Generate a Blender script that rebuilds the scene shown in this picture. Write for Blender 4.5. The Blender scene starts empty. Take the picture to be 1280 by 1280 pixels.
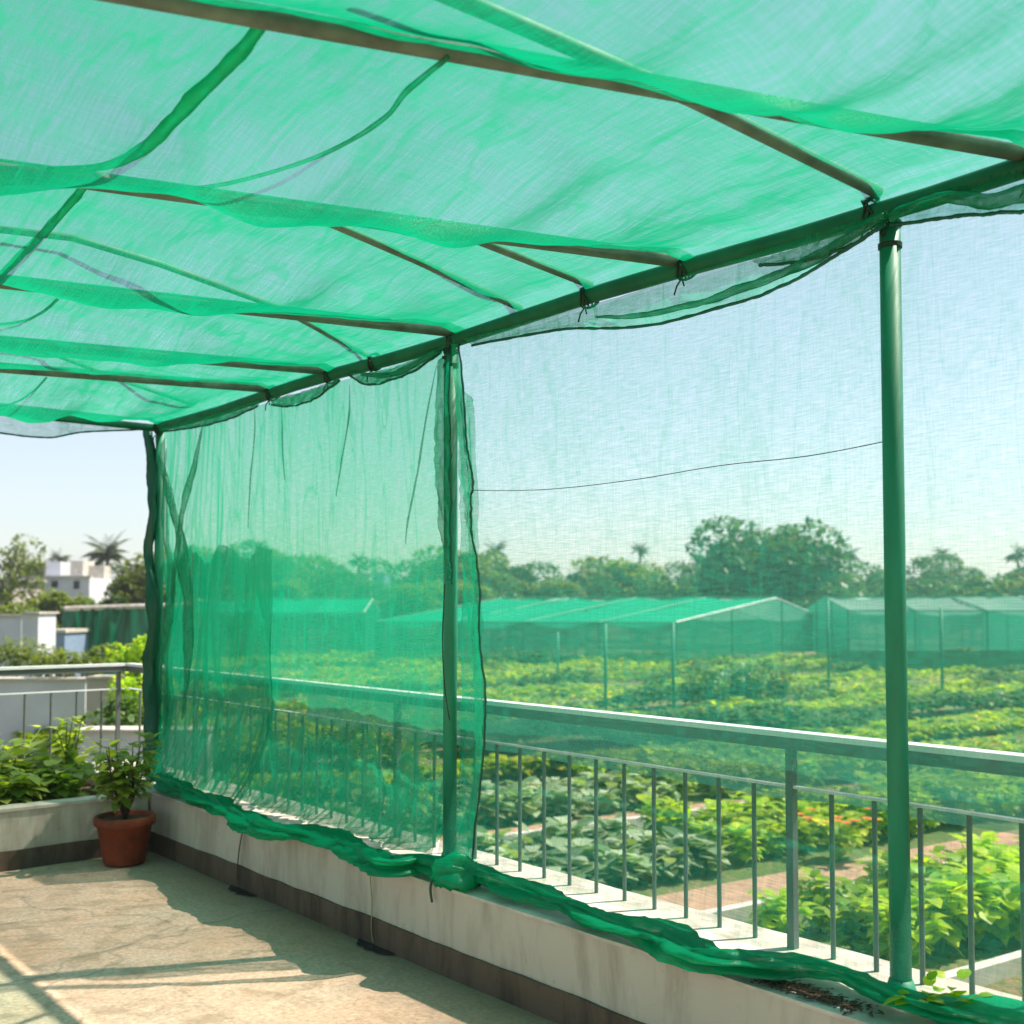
import bpy, math, random
from mathutils import Vector, Matrix, Euler, noise
R = math.radians
random.seed(7)
sc = bpy.context.scene

# ------------------------------------------------------------------ camera, sky, sun, exposure
FPX = 1400.0; SH = 56.0; PITCH = 2.5; YAW = 40.0
cam_d = bpy.data.cameras.new("camera"); cam = bpy.data.objects.new("camera", cam_d)
sc.collection.objects.link(cam); sc.camera = cam
cam.location = (0, 0, 1.6); cam.rotation_euler = (R(90 + PITCH), 0, R(-YAW))
cam_d.sensor_width = 36; cam_d.lens = FPX / 1280 * 36; cam_d.shift_y = SH / 1280
cam_d.clip_start = 0.05; cam_d.clip_end = 3000
cam_d.dof.use_dof = True; cam_d.dof.focus_distance = 4.3; cam_d.dof.aperture_fstop = 2.8

SUN_EL = 57.0; SUN_AZ = 115.0           # azimuth clockwise from +Y
w = bpy.data.worlds.new("World"); sc.world = w; w.use_nodes = True
nt = w.node_tree; bg = nt.nodes["Background"]
sky = nt.nodes.new("ShaderNodeTexSky"); sky.sky_type = 'NISHITA'; sky.sun_disc = False
sky.sun_elevation = R(SUN_EL); sky.sun_rotation = R(SUN_AZ)
sky.air_density = 1.0; sky.dust_density = .9; sky.ozone_density = 1.0; sky.altitude = 50
hsv = nt.nodes.new('ShaderNodeHueSaturation'); hsv.inputs['Saturation'].default_value = .66; hsv.inputs['Value'].default_value = 1.06   # humid milky air
nt.links.new(sky.outputs[0], hsv.inputs['Color']); nt.links.new(hsv.outputs[0], bg.inputs[0]); bg.inputs[1].default_value = 0.10
sl = bpy.data.lights.new("sun", 'SUN'); sl.energy = 5.0; sl.angle = R(0.6); sl.color = (1, .91, .78)
so = bpy.data.objects.new("sun", sl); sc.collection.objects.link(so)
sd = Vector((math.sin(R(SUN_AZ)) * math.cos(R(SUN_EL)), math.cos(R(SUN_AZ)) * math.cos(R(SUN_EL)), math.sin(R(SUN_EL))))
so.rotation_euler = sd.to_track_quat('Z', 'Y').to_euler(); so.location = (8, -4, 12)
sc.view_settings.view_transform = 'Standard'; sc.view_settings.look = 'None'
sc.view_settings.gamma = 1; sc.view_settings.use_curve_mapping = False
sc.view_settings.exposure = 0.85
cy = sc.cycles
cy.transparent_max_bounces = 28; cy.max_bounces = 8; cy.diffuse_bounces = 4; cy.transmission_bounces = 6
cy.use_denoising = True; cy.sample_clamp_indirect = 6; cy.caustics_reflective = False; cy.caustics_refractive = False
sc.render.film_transparent = False

RM = cam.rotation_euler.to_matrix()
def ray(u, v): return RM @ Vector(((u - 640) / FPX, (640 - v + SH) / FPX, -1))
O = Vector((0, 0, 1.6))
def at_z(u, v, z): d = ray(u, v); return O + d * ((z - O.z) / d.z)
def at_x(u, v, x): d = ray(u, v); return O + d * (x / d.x)
def at_y(u, v, y): d = ray(u, v); return O + d * (y / d.y)
def at_d(u, v, D):                       # D = distance along the level view direction
    d = ray(u, v); h = d.x * math.sin(R(YAW)) + d.y * math.cos(R(YAW)); return O + d * (D / h)
GZ = -1.4                                # level of the field below the terrace

# ------------------------------------------------------------------ mesh helpers
def nz(p, s=1.0, seed=0.0): return noise.noise(Vector((p[0] * s + seed, p[1] * s - seed * .7, p[2] * s + seed * .3)))

class MB:
    def __init__(s): s.v = []; s.f = []
    def add(s, vs, fs):
        k = len(s.v); s.v += [tuple(p) for p in vs]; s.f += [tuple(i + k for i in q) for q in fs]; return s
    def box(s, x0, y0, z0, x1, y1, z1):
        return s.add([(x0,y0,z0),(x1,y0,z0),(x1,y1,z0),(x0,y1,z0),(x0,y0,z1),(x1,y0,z1),(x1,y1,z1),(x0,y1,z1)],
              [(0,3,2,1),(4,5,6,7),(0,1,5,4),(1,2,6,5),(2,3,7,6),(3,0,4,7)])
    def beam(s, a, b, wd, ht, up=Vector((0,0,1))):
        a = Vector(a); b = Vector(b); t = (b - a).normalized(); sx = t.cross(up).normalized(); uz = sx.cross(t)
        vs = [p + sx * i * wd / 2 + uz * j * ht / 2 for p in (a, b) for i, j in ((-1,-1),(1,-1),(1,1),(-1,1))]
        return s.add(vs, [(0,1,2,3),(7,6,5,4),(0,4,5,1),(1,5,6,2),(2,6,7,3),(3,7,4,0)])
    def tube(s, pts, r, n=8, cap=True):
        pts = [Vector(p) for p in pts]; m = len(pts); rr = r if isinstance(r, (list, tuple)) else [r] * m
        vs = []; fs = []; ref = Vector((.13, .31, .94))
        for i, p in enumerate(pts):
            t = (pts[min(i+1, m-1)] - pts[max(i-1, 0)]).normalized()
            if abs(t.dot(ref)) > .97: ref = Vector((.9, .1, .1))
            a = t.cross(ref).normalized(); b = t.cross(a).normalized()
            for k in range(n):
                q = 2 * math.pi * k / n; vs.append(p + (a * math.cos(q) + b * math.sin(q)) * rr[i])
        for i in range(m - 1):
            for k in range(n):
                k2 = (k + 1) % n; fs.append((i*n+k, i*n+k2, (i+1)*n+k2, (i+1)*n+k))
        if cap: fs.append(tuple(range(n))[::-1]); fs.append(tuple(range((m-1)*n, m*n)))
        return s.add(vs, fs)
    def lathe(s, prof, c=(0,0,0), n=28, wob=0):
        vs = []; fs = []
        for r, z in prof:
            for k in range(n):
                q = 2*math.pi*k/n; vs.append((c[0]+r*math.cos(q), c[1]+r*math.sin(q), c[2]+z))
        for i in range(len(prof)-1):
            for k in range(n):
                k2 = (k+1) % n; fs.append((i*n+k, i*n+k2, (i+1)*n+k2, (i+1)*n+k))
        return s.add(vs, fs)
    def grid(s, nu, nv, fn):
        vs = [fn(i / nu, j / nv) for j in range(nv + 1) for i in range(nu + 1)]
        fs = [(j*(nu+1)+i, j*(nu+1)+i+1, (j+1)*(nu+1)+i+1, (j+1)*(nu+1)+i) for j in range(nv) for i in range(nu)]
        return s.add(vs, fs)
    def leaf(s, p, d, up, L, W, droop=.3, seg=3, fold=.15, lobes=0):
        d = Vector(d).normalized(); side = d.cross(up)
        if side.length < 1e-3: side = d.cross(Vector((1, 0, 0)))
        side.normalize(); nup = side.cross(d).normalized()
        vs = []; fs = []
        for i in range(seg + 1):
            t = i / seg
            wd = W * .5 * math.sin(math.pi * min(1, .12 + t * .86)) ** .7 * (1 if i < seg else .25)
            if lobes and 0 < i < seg: wd *= 1 + .3 * (i % 2)
            c = p + d * (L * t) - nup * (droop * L * t * t)
            vs += [c - side * wd + nup * fold * wd, c, c + side * wd + nup * fold * wd]
        for i in range(seg):
            a = i * 3; fs += [(a, a+1, a+4, a+3), (a+1, a+2, a+5, a+4)]
        return s.add(vs, fs)
    def build(s, name, mat, parent=None, origin=None, smooth=False, **kw):
        off = Vector((0, 0, 0))
        if parent is not None:
            q = parent
            while q is not None: off += q.location; q = q.parent
        if origin is not None: off = Vector(origin)
        me = bpy.data.meshes.new(name)
        me.from_pydata([(p[0]-off.x, p[1]-off.y, p[2]-off.z) for p in s.v], [], s.f); me.update()
        if smooth: me.shade_smooth()
        if mat: me.materials.append(mat)
        o = bpy.data.objects.new(name, me); sc.collection.objects.link(o)
        if parent is not None: o.parent = parent
        if origin is not None: o.location = origin
        if kw: tag(o, **kw)
        return o

def tag(o, label=None, cat=None, group=None, kind=None):
    if label: o['label'] = label
    if cat: o['category'] = cat
    if group: o['group'] = group
    if kind: o['kind'] = kind
    return o
def empty(name, loc, label, cat, group=None):
    o = bpy.data.objects.new(name, None); sc.collection.objects.link(o); o.location = loc; o.empty_display_size = .1
    return tag(o, label, cat, group)
def copy_tree(o, parent=None):
    c = o.copy(); sc.collection.objects.link(c); c.parent = parent
    for ch in [k for k in bpy.data.objects if k.parent == o]: copy_tree(ch, c)
    return c

# ------------------------------------------------------------------ materials
def newmat(name):
    m = bpy.data.materials.new(name); m.use_nodes = True; t = m.node_tree
    for n in list(t.nodes): t.nodes.remove(n)
    out = t.nodes.new("ShaderNodeOutputMaterial"); return m, t, out
def N(t, typ, **kw):
    n = t.nodes.new(typ)
    for k, v in kw.items():
        if k.startswith('i_'):
            key = k[2:]; key = int(key) if key.isdigit() else key.replace('_', ' ')
            n.inputs[key].default_value = v
        else: setattr(n, k, v)
    return n
def ramp(t, src, stops):
    r = t.nodes.new("ShaderNodeValToRGB"); e = r.color_ramp.elements
    while len(e) < len(stops): e.new(.5)
    for el, (p, c) in zip(e, stops):
        el.position = p; el.color = (c, c, c, 1) if isinstance(c, (int, float)) else (*c, 1)
    t.links.new(src, r.inputs[0]); return r.outputs[0]
def M2(t, op, a, b):
    n = t.nodes.new("ShaderNodeMath"); n.operation = op
    for i, x in enumerate((a, b)):
        if x is None: continue
        if isinstance(x, (int, float)): n.inputs[i].default_value = x
        else: t.links.new(x, n.inputs[i])
    return n.outputs[0]
def mixc(t, fac, a, b, mode='MIX'):
    n = t.nodes.new("ShaderNodeMix"); n.data_type = 'RGBA'; n.blend_type = mode
    for k, x in ((0, fac), (6, a), (7, b)):
        if isinstance(x, (int, float)): n.inputs[k].default_value = x
        elif isinstance(x, tuple): n.inputs[k].default_value = (*x, 1)
        else: t.links.new(x, n.inputs[k])
    return n.outputs[2]
def coords(t, scale=(1,1,1), rot=(0,0,0), kind='pos'):
    if kind == 'pos': g = t.nodes.new("ShaderNodeNewGeometry"); src = g.outputs['Position']
    else: g = t.nodes.new("ShaderNodeTexCoord"); src = g.outputs['Object']
    m = t.nodes.new("ShaderNodeMapping"); m.inputs['Scale'].default_value = scale; m.inputs['Rotation'].default_value = rot
    t.links.new(src, m.inputs[0]); return m.outputs[0]
def noi(t, vec, scale, detail=4, rough=.55, dist=0):
    n = N(t, "ShaderNodeTexNoise"); n.inputs['Scale'].default_value = scale; n.inputs['Detail'].default_value = detail
    n.inputs['Roughness'].default_value = rough; n.inputs['Distortion'].default_value = dist
    t.links.new(vec, n.inputs['Vector']); return n.outputs['Fac']

def net_mat(name, cover, col, kind, crease=.25, grain=.3, gloss=.045, back=None, tint=(1, 1, 1)):
    m, t, out = newmat(name)
    if kind == 'roof':  g1 = (34, 2.2, 6); g2 = (2.6, 32, 4); cs = (2.2, .35, 1); rot = (0, 0, R(-28)); gr = (0, 0, R(16))
    else:               g1 = (6, 5, 60); g2 = (6, 60, 4); cs = (1, 2.6, .45); rot = (R(6), 0, 0); gr = (R(-3), 0, 0)
    amt = .12 if kind == 'roof' else .2
    n1 = noi(t, coords(t, g1, gr), 3.0, 2, .6); n2 = noi(t, coords(t, g2, gr), 3.0, 2, .6)
    gsum = M2(t, 'SUBTRACT', M2(t, 'ADD', M2(t, 'MULTIPLY', n1, 1.3), M2(t, 'MULTIPLY', n2, .7)), 1.0)
    big = noi(t, coords(t, (.9, .9, .9)), 1.3, 3, .5)
    cr = noi(t, coords(t, cs, rot), 2.2, 3, .5, .6)
    crl = ramp(t, cr, [(.0, 0), (.47, 0), (.5, 1), (.53, 0)])
    c = M2(t, 'ADD', cover, M2(t, 'MULTIPLY', gsum, grain))
    c = M2(t, 'ADD', c, M2(t, 'MULTIPLY', M2(t, 'SUBTRACT', big, .5), amt))
    c = M2(t, 'ADD', c, M2(t, 'MULTIPLY', crl, crease * .5))
    c = M2(t, 'MAXIMUM', M2(t, 'MINIMUM', c, .97), .04)
    geo = N(t, "ShaderNodeNewGeometry")
    dp = N(t, "ShaderNodeVectorMath", operation='DOT_PRODUCT')
    t.links.new(geo.outputs['Incoming'], dp.inputs[0]); t.links.new(geo.outputs['Normal'], dp.inputs[1])
    ca = M2(t, 'MAXIMUM', M2(t, 'ABSOLUTE', dp.outputs['Value'], None), .15)
    tr = M2(t, 'POWER', M2(t, 'SUBTRACT', 1, c), M2(t, 'DIVIDE', 1, ca))
    bmp = N(t, "ShaderNodeBump", i_Strength=.6, i_Distance=.004)
    t.links.new(noi(t, coords(t, (1, 1, 1)), 160, 2, .6), bmp.inputs['Height'])
    df = N(t, "ShaderNodeBsdfDiffuse"); df.inputs[0].default_value = (*col, 1)
    tl = N(t, "ShaderNodeBsdfTranslucent"); b = back or tuple(min(1, x * 1.6) for x in col); tl.inputs[0].default_value = (*b, 1)
    gl = N(t, "ShaderNodeBsdfGlossy"); gl.inputs[0].default_value = (.8, 1, .92, 1); gl.inputs['Roughness'].default_value = .28
    for x in (gl,): t.links.new(bmp.outputs[0], x.inputs['Normal'])
    mx = N(t, "ShaderNodeMixShader", i_0=.55); t.links.new(df.outputs[0], mx.inputs[1]); t.links.new(tl.outputs[0], mx.inputs[2])
    mg = N(t, "ShaderNodeMixShader", i_0=gloss); t.links.new(mx.outputs[0], mg.inputs[1]); t.links.new(gl.outputs[0], mg.inputs[2])
    tp = N(t, "ShaderNodeBsdfTransparent"); tp.inputs[0].default_value = (*tint, 1)
    mf = N(t, "ShaderNodeMixShader"); t.links.new(tr, mf.inputs[0]); t.links.new(mg.outputs[0], mf.inputs[1]); t.links.new(tp.outputs[0], mf.inputs[2])
    t.links.new(mf.outputs[0], out.inputs[0]); return m

def pmat(name, col, rough=.6, var=.15, vscale=8, col2=None, metal=0, bump=.0, bscale=60, streak=False, spec=.4):
    m, t, out = newmat(name); p = N(t, "ShaderNodeBsdfPrincipled")
    p.inputs['Roughness'].default_value = rough; p.inputs['Metallic'].default_value = metal
    p.inputs['Specular IOR Level'].default_value = spec
    f = noi(t, coords(t, (1, 1, .2) if streak else (1, 1, 1)), vscale, 5, .6)
    c2 = col2 or tuple(x * (1 - var * 2) for x in col)
    cc = mixc(t, ramp(t, f, [(.35, 0), (.68, 1)]), tuple(col), tuple(c2))
    t.links.new(cc, p.inputs['Base Color'])
    if bump:
        b = N(t, "ShaderNodeBump", i_Strength=bump, i_Distance=.01); t.links.new(noi(t, coords(t), bscale, 4), b.inputs['Height'])
        t.links.new(b.outputs[0], p.inputs['Normal'])
    t.links.new(p.outputs[0], out.inputs[0]); return m

def leafmat(name, a, b, trans=.45, rough=.45, c=None, patch=None):
    m, t, out = newmat(name)
    g = N(t, "ShaderNodeNewGeometry"); oi = N(t, "ShaderNodeObjectInfo")
    stops = [(0, a), (1, b)] if c is None else [(0, a), (.93, b), (1, c)]
    col = ramp(t, g.outputs['Random Per Island'], stops)
    if patch:
        pn = noi(t, coords(t, (.25, .9, .1), (0, 0, R(-7))), 1.0, 4, .6)
        col = mixc(t, ramp(t, pn, [(.50, 0), (.66, .85)]), col, patch)
    hs = N(t, "ShaderNodeHueSaturation"); t.links.new(col, hs.inputs['Color'])
    t.links.new(M2(t, 'ADD', .75, M2(t, 'MULTIPLY', oi.outputs['Random'], .5)), hs.inputs['Value'])
    p = N(t, "ShaderNodeBsdfPrincipled", i_Roughness=rough); t.links.new(hs.outputs[0], p.inputs['Base Color'])
    tl = N(t, "ShaderNodeBsdfTranslucent")
    t.links.new(mixc(t, 1.0, hs.outputs[0], (1.9, 1.8, .5), 'MULTIPLY'), tl.inputs[0])
    mx = N(t, "ShaderNodeMixShader", i_0=trans); t.links.new(p.outputs[0], mx.inputs[1]); t.links.new(tl.outputs[0], mx.inputs[2])
    t.links.new(mx.outputs[0], out.inputs[0]); return m

G = (.0003, .25, .12)
net_roof = net_mat("net_roof", .34, G, 'roof', crease=.3, grain=.42, tint=(.74, .98, .93))
net_right = net_mat("net_right", .21, (.01, .28, .18), 'side', crease=.15, grain=.45)
GS = (.0003, .29, .15)
net_left = net_mat("net_left", .42, GS, 'side', crease=.3)
net_strip = net_mat("net_strip", .55, (.03, .13, .10), 'side', crease=.1)
net_fold = net_mat("net_fold", .52, GS, 'side', crease=.3)
net_bunch = net_mat("net_bunch", .78, (.0005, .36, .175), 'side', crease=.2, grain=.55, gloss=.03)
net_hem = net_mat("net_hem", .9, (.001, .13, .075), 'side', crease=0, grain=.1)
net_far = net_mat("net_far", .88, (.0005, .50, .28), 'side', crease=.05, grain=.1)
net_fardark = net_mat("net_fardark", .97, (.001, .10, .045), 'side', crease=.1, grain=.1)
net_pale = net_mat("net_pale", .72, (.30, .46, .40), 'side', crease=.05, grain=.1)
net_farwall = net_mat("net_farwall", .62, (.02, .26, .17), 'side', crease=.05, grain=.1)
m_post = pmat("post_green_paint", (.008, .24, .135), .6, .15, 5, bump=.05)
def post_paint():
    m, t, out = newmat("post_paint_weathered"); p = N(t, "ShaderNodeBsdfPrincipled", i_Roughness=.55)
    a = noi(t, coords(t, (1, 1, .25)), 9, 4, .6); b = noi(t, coords(t), 38, 4, .7)
    col = mixc(t, ramp(t, a, [(.35, 0), (.7, 1)]), (.008, .25, .14), (.006, .17, .09))
    col = mixc(t, ramp(t, b, [(.66, 0), (.70, .8)]), col, (.10, .06, .035))
    t.links.new(col, p.inputs['Base Color']); t.links.new(p.outputs[0], out.inputs[0]); return m
m_post = post_paint()
m_pipe = pmat("pipe_green_paint", (.005, .14, .07), .6, .2, 6)
m_steel = pmat("steel_pipe", (.17, .21, .17), .6, .25, 9, metal=.1)
m_rail = pmat("rail_lit_paint", (.80, .81, .80), .4, .08, 10, spec=.5)  # near-white tone of the rail's sunlit top, put into the colour
m_bal = pmat("rail_shade_paint", (.13, .14, .135), .45, .1, 10)  # dark tone of the railing's shaded, backlit sides, put into the colour
m_tie = pmat("tie_wire", (.015, .035, .02), .6)
m_cord = pmat("cord", (.30, .34, .12), .7)
m_blackcord = pmat("cord_dark", (.05, .08, .06), .7)
m_terra = pmat("terracotta", (.27, .055, .022), .75, .25, 9, bump=.1)
m_soil = pmat("soil", (.13, .07, .038), .95, .25, 20, bump=1, bscale=45)
m_cap = pmat("cap_paint", (.62, .58, .51), .75, .1, 6, col2=(.38, .34, .28), bump=.1)
m_white = pmat("white_wall", (.62, .63, .66), .8, .08, 1.2, bump=.05)
m_grey = pmat("grey_wall", (.36, .36, .38), .85, .12, 1)
m_beige = pmat("beige_wall", (.45, .41, .36), .85, .12, 1)
m_dark = pmat("dark_window", (.03, .035, .04), .25)
m_tile = pmat("roof_tile", (.33, .17, .11), .8, .2, 3)
m_bluew = pmat("blue_tank", (.25, .34, .48), .5)
m_trunk = pmat("bark", (.13, .09, .06), .9, .3, 12, bump=.5)
m_palmtr = pmat("palm_bark", (.22, .19, .15), .9, .3, 12)
m_stem = pmat("green_stem", (.12, .2, .05), .6)
m_kerb = pmat("kerb_concrete", (.6, .58, .53), .8, .12, 4)
lf_near = leafmat("leaf_planter", (.15, .28, .03), (.44, .54, .13), .5)
lf_bright = leafmat("leaf_bright", (.17, .36, .01), (.46, .58, .015), .5, c=(.45, .40, .03))
lf_pale = leafmat("leaf_pale", (.08, .17, .05), (.40, .50, .33), .35)
lf_crop = leafmat("leaf_crop", (.14, .30, .01), (.42, .54, .02), .5, c=(.55, .38, .08), patch=(.04, .13, .02))
lf_tree = leafmat("leaf_tree", (.022, .075, .008), (.09, .17, .015), .35)
lf_treel = leafmat("leaf_tree_light", (.07, .13, .015), (.19, .24, .03), .4)
lf_far = leafmat("leaf_far", (.03, .09, .02), (.10, .17, .03), .3)
lf_palm = leafmat("leaf_palm", (.03, .06, .015), (.08, .12, .03), .3)
m_yel = pmat("petal_yellow", (.75, .55, .03), .6)
m_ora = pmat("petal_orange", (.75, .18, .02), .6)

# floor: worn cement with peach tint, stains and hairline cracks
def floor_mat():
    m, t, out = newmat("floor_cement"); p = N(t, "ShaderNodeBsdfPrincipled", i_Roughness=.72)
    a = noi(t, coords(t), 1.1, 6, .6, .4); b = noi(t, coords(t), 5.5, 6, .65, .5); c = noi(t, coords(t), 45, 4, .7)
    col = mixc(t, ramp(t, a, [(.36, 0), (.64, 1)]), (.74, .44, .29), (.80, .57, .43))
    col = mixc(t, ramp(t, b, [(.3, .8), (.5, 0)]), col, (.34, .23, .14))
    col = mixc(t, ramp(t, b, [(.58, 0), (.78, .5)]), col, (.74, .64, .53))
    col = mixc(t, ramp(t, c, [(.35, .6), (.62, 0)]), col, (.30, .23, .16))
    vo = N(t, "ShaderNodeTexVoronoi", feature='DISTANCE_TO_EDGE', i_Scale=.5)
    dis = N(t, "ShaderNodeVectorMath", operation='ADD'); nn = N(t, "ShaderNodeTexNoise"); nn.inputs['Scale'].default_value = 3
    pos = coords(t); t.links.new(pos, nn.inputs['Vector'])
    scn = N(t, "ShaderNodeVectorMath", operation='SCALE', i_Scale=.35); t.links.new(nn.outputs['Color'], scn.inputs[0])
    t.links.new(pos, dis.inputs[0]); t.links.new(scn.outputs[0], dis.inputs[1]); t.links.new(dis.outputs[0], vo.inputs['Vector'])
    crk = ramp(t, vo.outputs['Distance'], [(0, .4), (.008, 0)])
    col = mixc(t, crk, col, (.16, .13, .1))
    # darker brown band towards the parapet foot, edge broken by noise
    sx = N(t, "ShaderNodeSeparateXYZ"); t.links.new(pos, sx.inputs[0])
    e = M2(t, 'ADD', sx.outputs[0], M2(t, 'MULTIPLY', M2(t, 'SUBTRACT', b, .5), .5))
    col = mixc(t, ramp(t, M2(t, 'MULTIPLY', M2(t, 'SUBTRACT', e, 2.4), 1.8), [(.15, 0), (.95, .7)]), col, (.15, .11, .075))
    t.links.new(col, p.inputs['Base Color'])
    bm = N(t, "ShaderNodeBump", i_Strength=.35, i_Distance=.01); t.links.new(M2(t, 'SUBTRACT', b, crk), bm.inputs['Height']); t.links.new(bm.outputs[0], p.inputs['Normal'])
    t.links.new(p.outputs[0], out.inputs[0]); return m
def plaster_mat(name, base, stain, amt=.6):
    m, t, out = newmat(name); p = N(t, "ShaderNodeBsdfPrincipled", i_Roughness=.8)
    s = noi(t, coords(t, (1, 1, .22)), 6, 6, .65, .3); b = noi(t, coords(t), 18, 5, .7); big = noi(t, coords(t), 1.5, 4)
    col = mixc(t, ramp(t, s, [(.46, 0), (.66, amt)]), base, stain)
    col = mixc(t, ramp(t, b, [(.62, 0), (.78, .7)]), col, stain)
    col = mixc(t, ramp(t, big, [(.4, 0), (.7, .3)]), col, tuple(x * .8 for x in base))
    t.links.new(col, p.inputs['Base Color'])
    bm = N(t, "ShaderNodeBump", i_Strength=.3, i_Distance=.008); t.links.new(b, bm.inputs['Height']); t.links.new(bm.outputs[0], p.inputs['Normal'])
    t.links.new(p.outputs[0], out.inputs[0]); return m
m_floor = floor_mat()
m_plaster = plaster_mat("plaster", (.56, .50, .43), (.25, .19, .14))
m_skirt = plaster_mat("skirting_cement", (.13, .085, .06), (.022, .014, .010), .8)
def ground_mat():
    m, t, out = newmat("field_soil"); p = N(t, "ShaderNodeBsdfPrincipled", i_Roughness=.95)
    a = noi(t, coords(t), .35, 6, .6); b = noi(t, coords(t), 3, 6, .7); c = noi(t, coords(t), 14, 4, .7)
    col = mixc(t, ramp(t, b, [(.35, 0), (.7, 1)]), (.20, .115, .06), (.31, .21, .13))
    col = mixc(t, ramp(t, M2(t, 'ADD', M2(t, 'MULTIPLY', a, .5), M2(t, 'MULTIPLY', c, .5)), [(.42, 0), (.54, 1)]), col, (.07, .13, .025))
    t.links.new(col, p.inputs['Base Color'])
    bm = N(t, "ShaderNodeBump", i_Strength=1, i_Distance=.04); t.links.new(c, bm.inputs['Height']); t.links.new(bm.outputs[0], p.inputs['Normal'])
    t.links.new(p.outputs[0], out.inputs[0]); return m
m_ground = ground_mat()
m_path = pmat("earth_path", (.42, .27, .18), .95, .15, 4, bump=.6, bscale=25)

# ------------------------------------------------------------------ setting
def gnd(i, j):
    x = -400 + 1400 * i; y = -500 + 1500 * j
    return (x, y, GZ + .0)
MB().grid(60, 60, gnd).build("ground", m_ground, kind="structure")
def flatstrip(name, pts, wdt, mat, z, jit=.06, **kw):
    a = Vector((*pts[0], 0)); b = Vector((*pts[1], 0)); t = (b - a); sd_ = Vector((-t.y, t.x, 0)).normalized(); n = max(8, int(t.length * 2))
    def f(i, j):
        p = a + t * i + sd_ * (j - .5) * wdt * (1 + nz((i * n * .7, j * 5, 3)) * jit * 2); return (p.x, p.y, z)
    return MB().grid(n, 2, f).build(name, mat, **kw)
# paths between the beds (all run away from the terrace)
def bed_y(y0, x): return y0 - .12 * (x - 8)
for y0, wdt in ((7.72, .75), (11.55, .7), (3.35, .6), (15.6, .7)):
    flatstrip("path", [(4.5, bed_y(y0, 4.5)), (30, bed_y(y0, 30))], wdt, m_path, GZ + .004, kind="structure")
# kerbs edging the beds
for k, (y0, lab) in enumerate(((4.62, "pale concrete kerb edging the vegetable bed closest to the terrace, lower right"),
                  (6.98, "pale concrete kerb along the brown earth path in the middle beds"),
                  (11.02, "pale concrete kerb behind the pale leafed cabbages"))):
    MB().beam((5, bed_y(y0, 5), GZ + .06), (24 if k else 16, bed_y(y0, 24 if k else 16), GZ + .06), .11, .16).build(
        "bed_kerb", m_kerb, label=lab, cat="kerb", group="kerbs edging the beds")

# terrace body, floor
MB().box(-4, -3, GZ, 3.5, 8.85, -.06).build("terrace_slab", m_white, kind="structure")
def flr(i, j):
    x = -3.98 + 6.95 * i; y = -2.9 + 10.12 * j
    return (x, y, .006 * nz((x, y, 0), .8))
MB().grid(90, 120, flr).build("terrace_floor", m_floor, smooth=True, kind="structure")

# parapet on the field side
def rough_box(x0, y0, z0, x1, y1, z1, nx, ny, nzc, amp=.004, seed=1):
    mb = MB()
    def wob(p): return (p[0] + amp * nz(p, 5, seed), p[1] + amp * nz(p, 5, seed + 9), p[2] + amp * nz(p, 5, seed + 20))
    for f in (lambda i, j: wob((x0, y0+(y1-y0)*(1-i), z0+(z1-z0)*j)), lambda i, j: wob((x1, y0+(y1-y0)*i, z0+(z1-z0)*j))): mb.grid(ny, nzc, f)
    for f in (lambda i, j: wob((x0+(x1-x0)*i, y0, z0+(z1-z0)*j)), lambda i, j: wob((x0+(x1-x0)*(1-i), y1, z0+(z1-z0)*j))): mb.grid(nx, nzc, f)
    mb.grid(nx, ny, lambda i, j: wob((x0+(x1-x0)*i, y0+(y1-y0)*j, z1)))
    return mb
par = rough_box(2.95, -2.9, -.06, 3.5, 8.85, .365, 6, 160, 8, .006).build("parapet_wall", m_plaster, origin=(2.95, 3, 0), smooth=False,
    label="low off-white plastered parapet along the field side, carrying the green poles", cat="wall")
rough_box(2.944, -2.9, .365, 3.506, 8.86, .378, 6, 160, 1, .003, 4).build("coping", m_cap, par)
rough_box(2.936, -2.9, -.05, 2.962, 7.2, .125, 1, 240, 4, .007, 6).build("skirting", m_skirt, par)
# planter wall on the far side
pl = empty("planter_wall", (0, 7.2, 0), "low white planter trough across the far end, filled with brown soil", "planter")
rough_box(-3.9, 7.2, -.06, 2.93, 7.33, .355, 90, 2, 6, .006, 11).build("front_wall", m_plaster, pl)
rough_box(-3.9, 7.19, .355, 2.93, 7.345, .372, 90, 2, 1, .003, 12).build("coping", m_cap, pl)
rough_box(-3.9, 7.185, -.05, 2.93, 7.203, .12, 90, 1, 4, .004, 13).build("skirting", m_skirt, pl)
MB().box(-3.9, 8.62, -.06, 2.94, 8.84, .36).build("back_wall", m_plaster, pl)
MB().grid(160, 40, lambda i, j: (-3.9 + 6.83*i, 7.33 + 1.3*j, .30 + .05*nz((i*30, j*8, 1)) + .03*nz((i*110, j*26, 5)))).build("soil", m_soil, pl, smooth=True)

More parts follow.
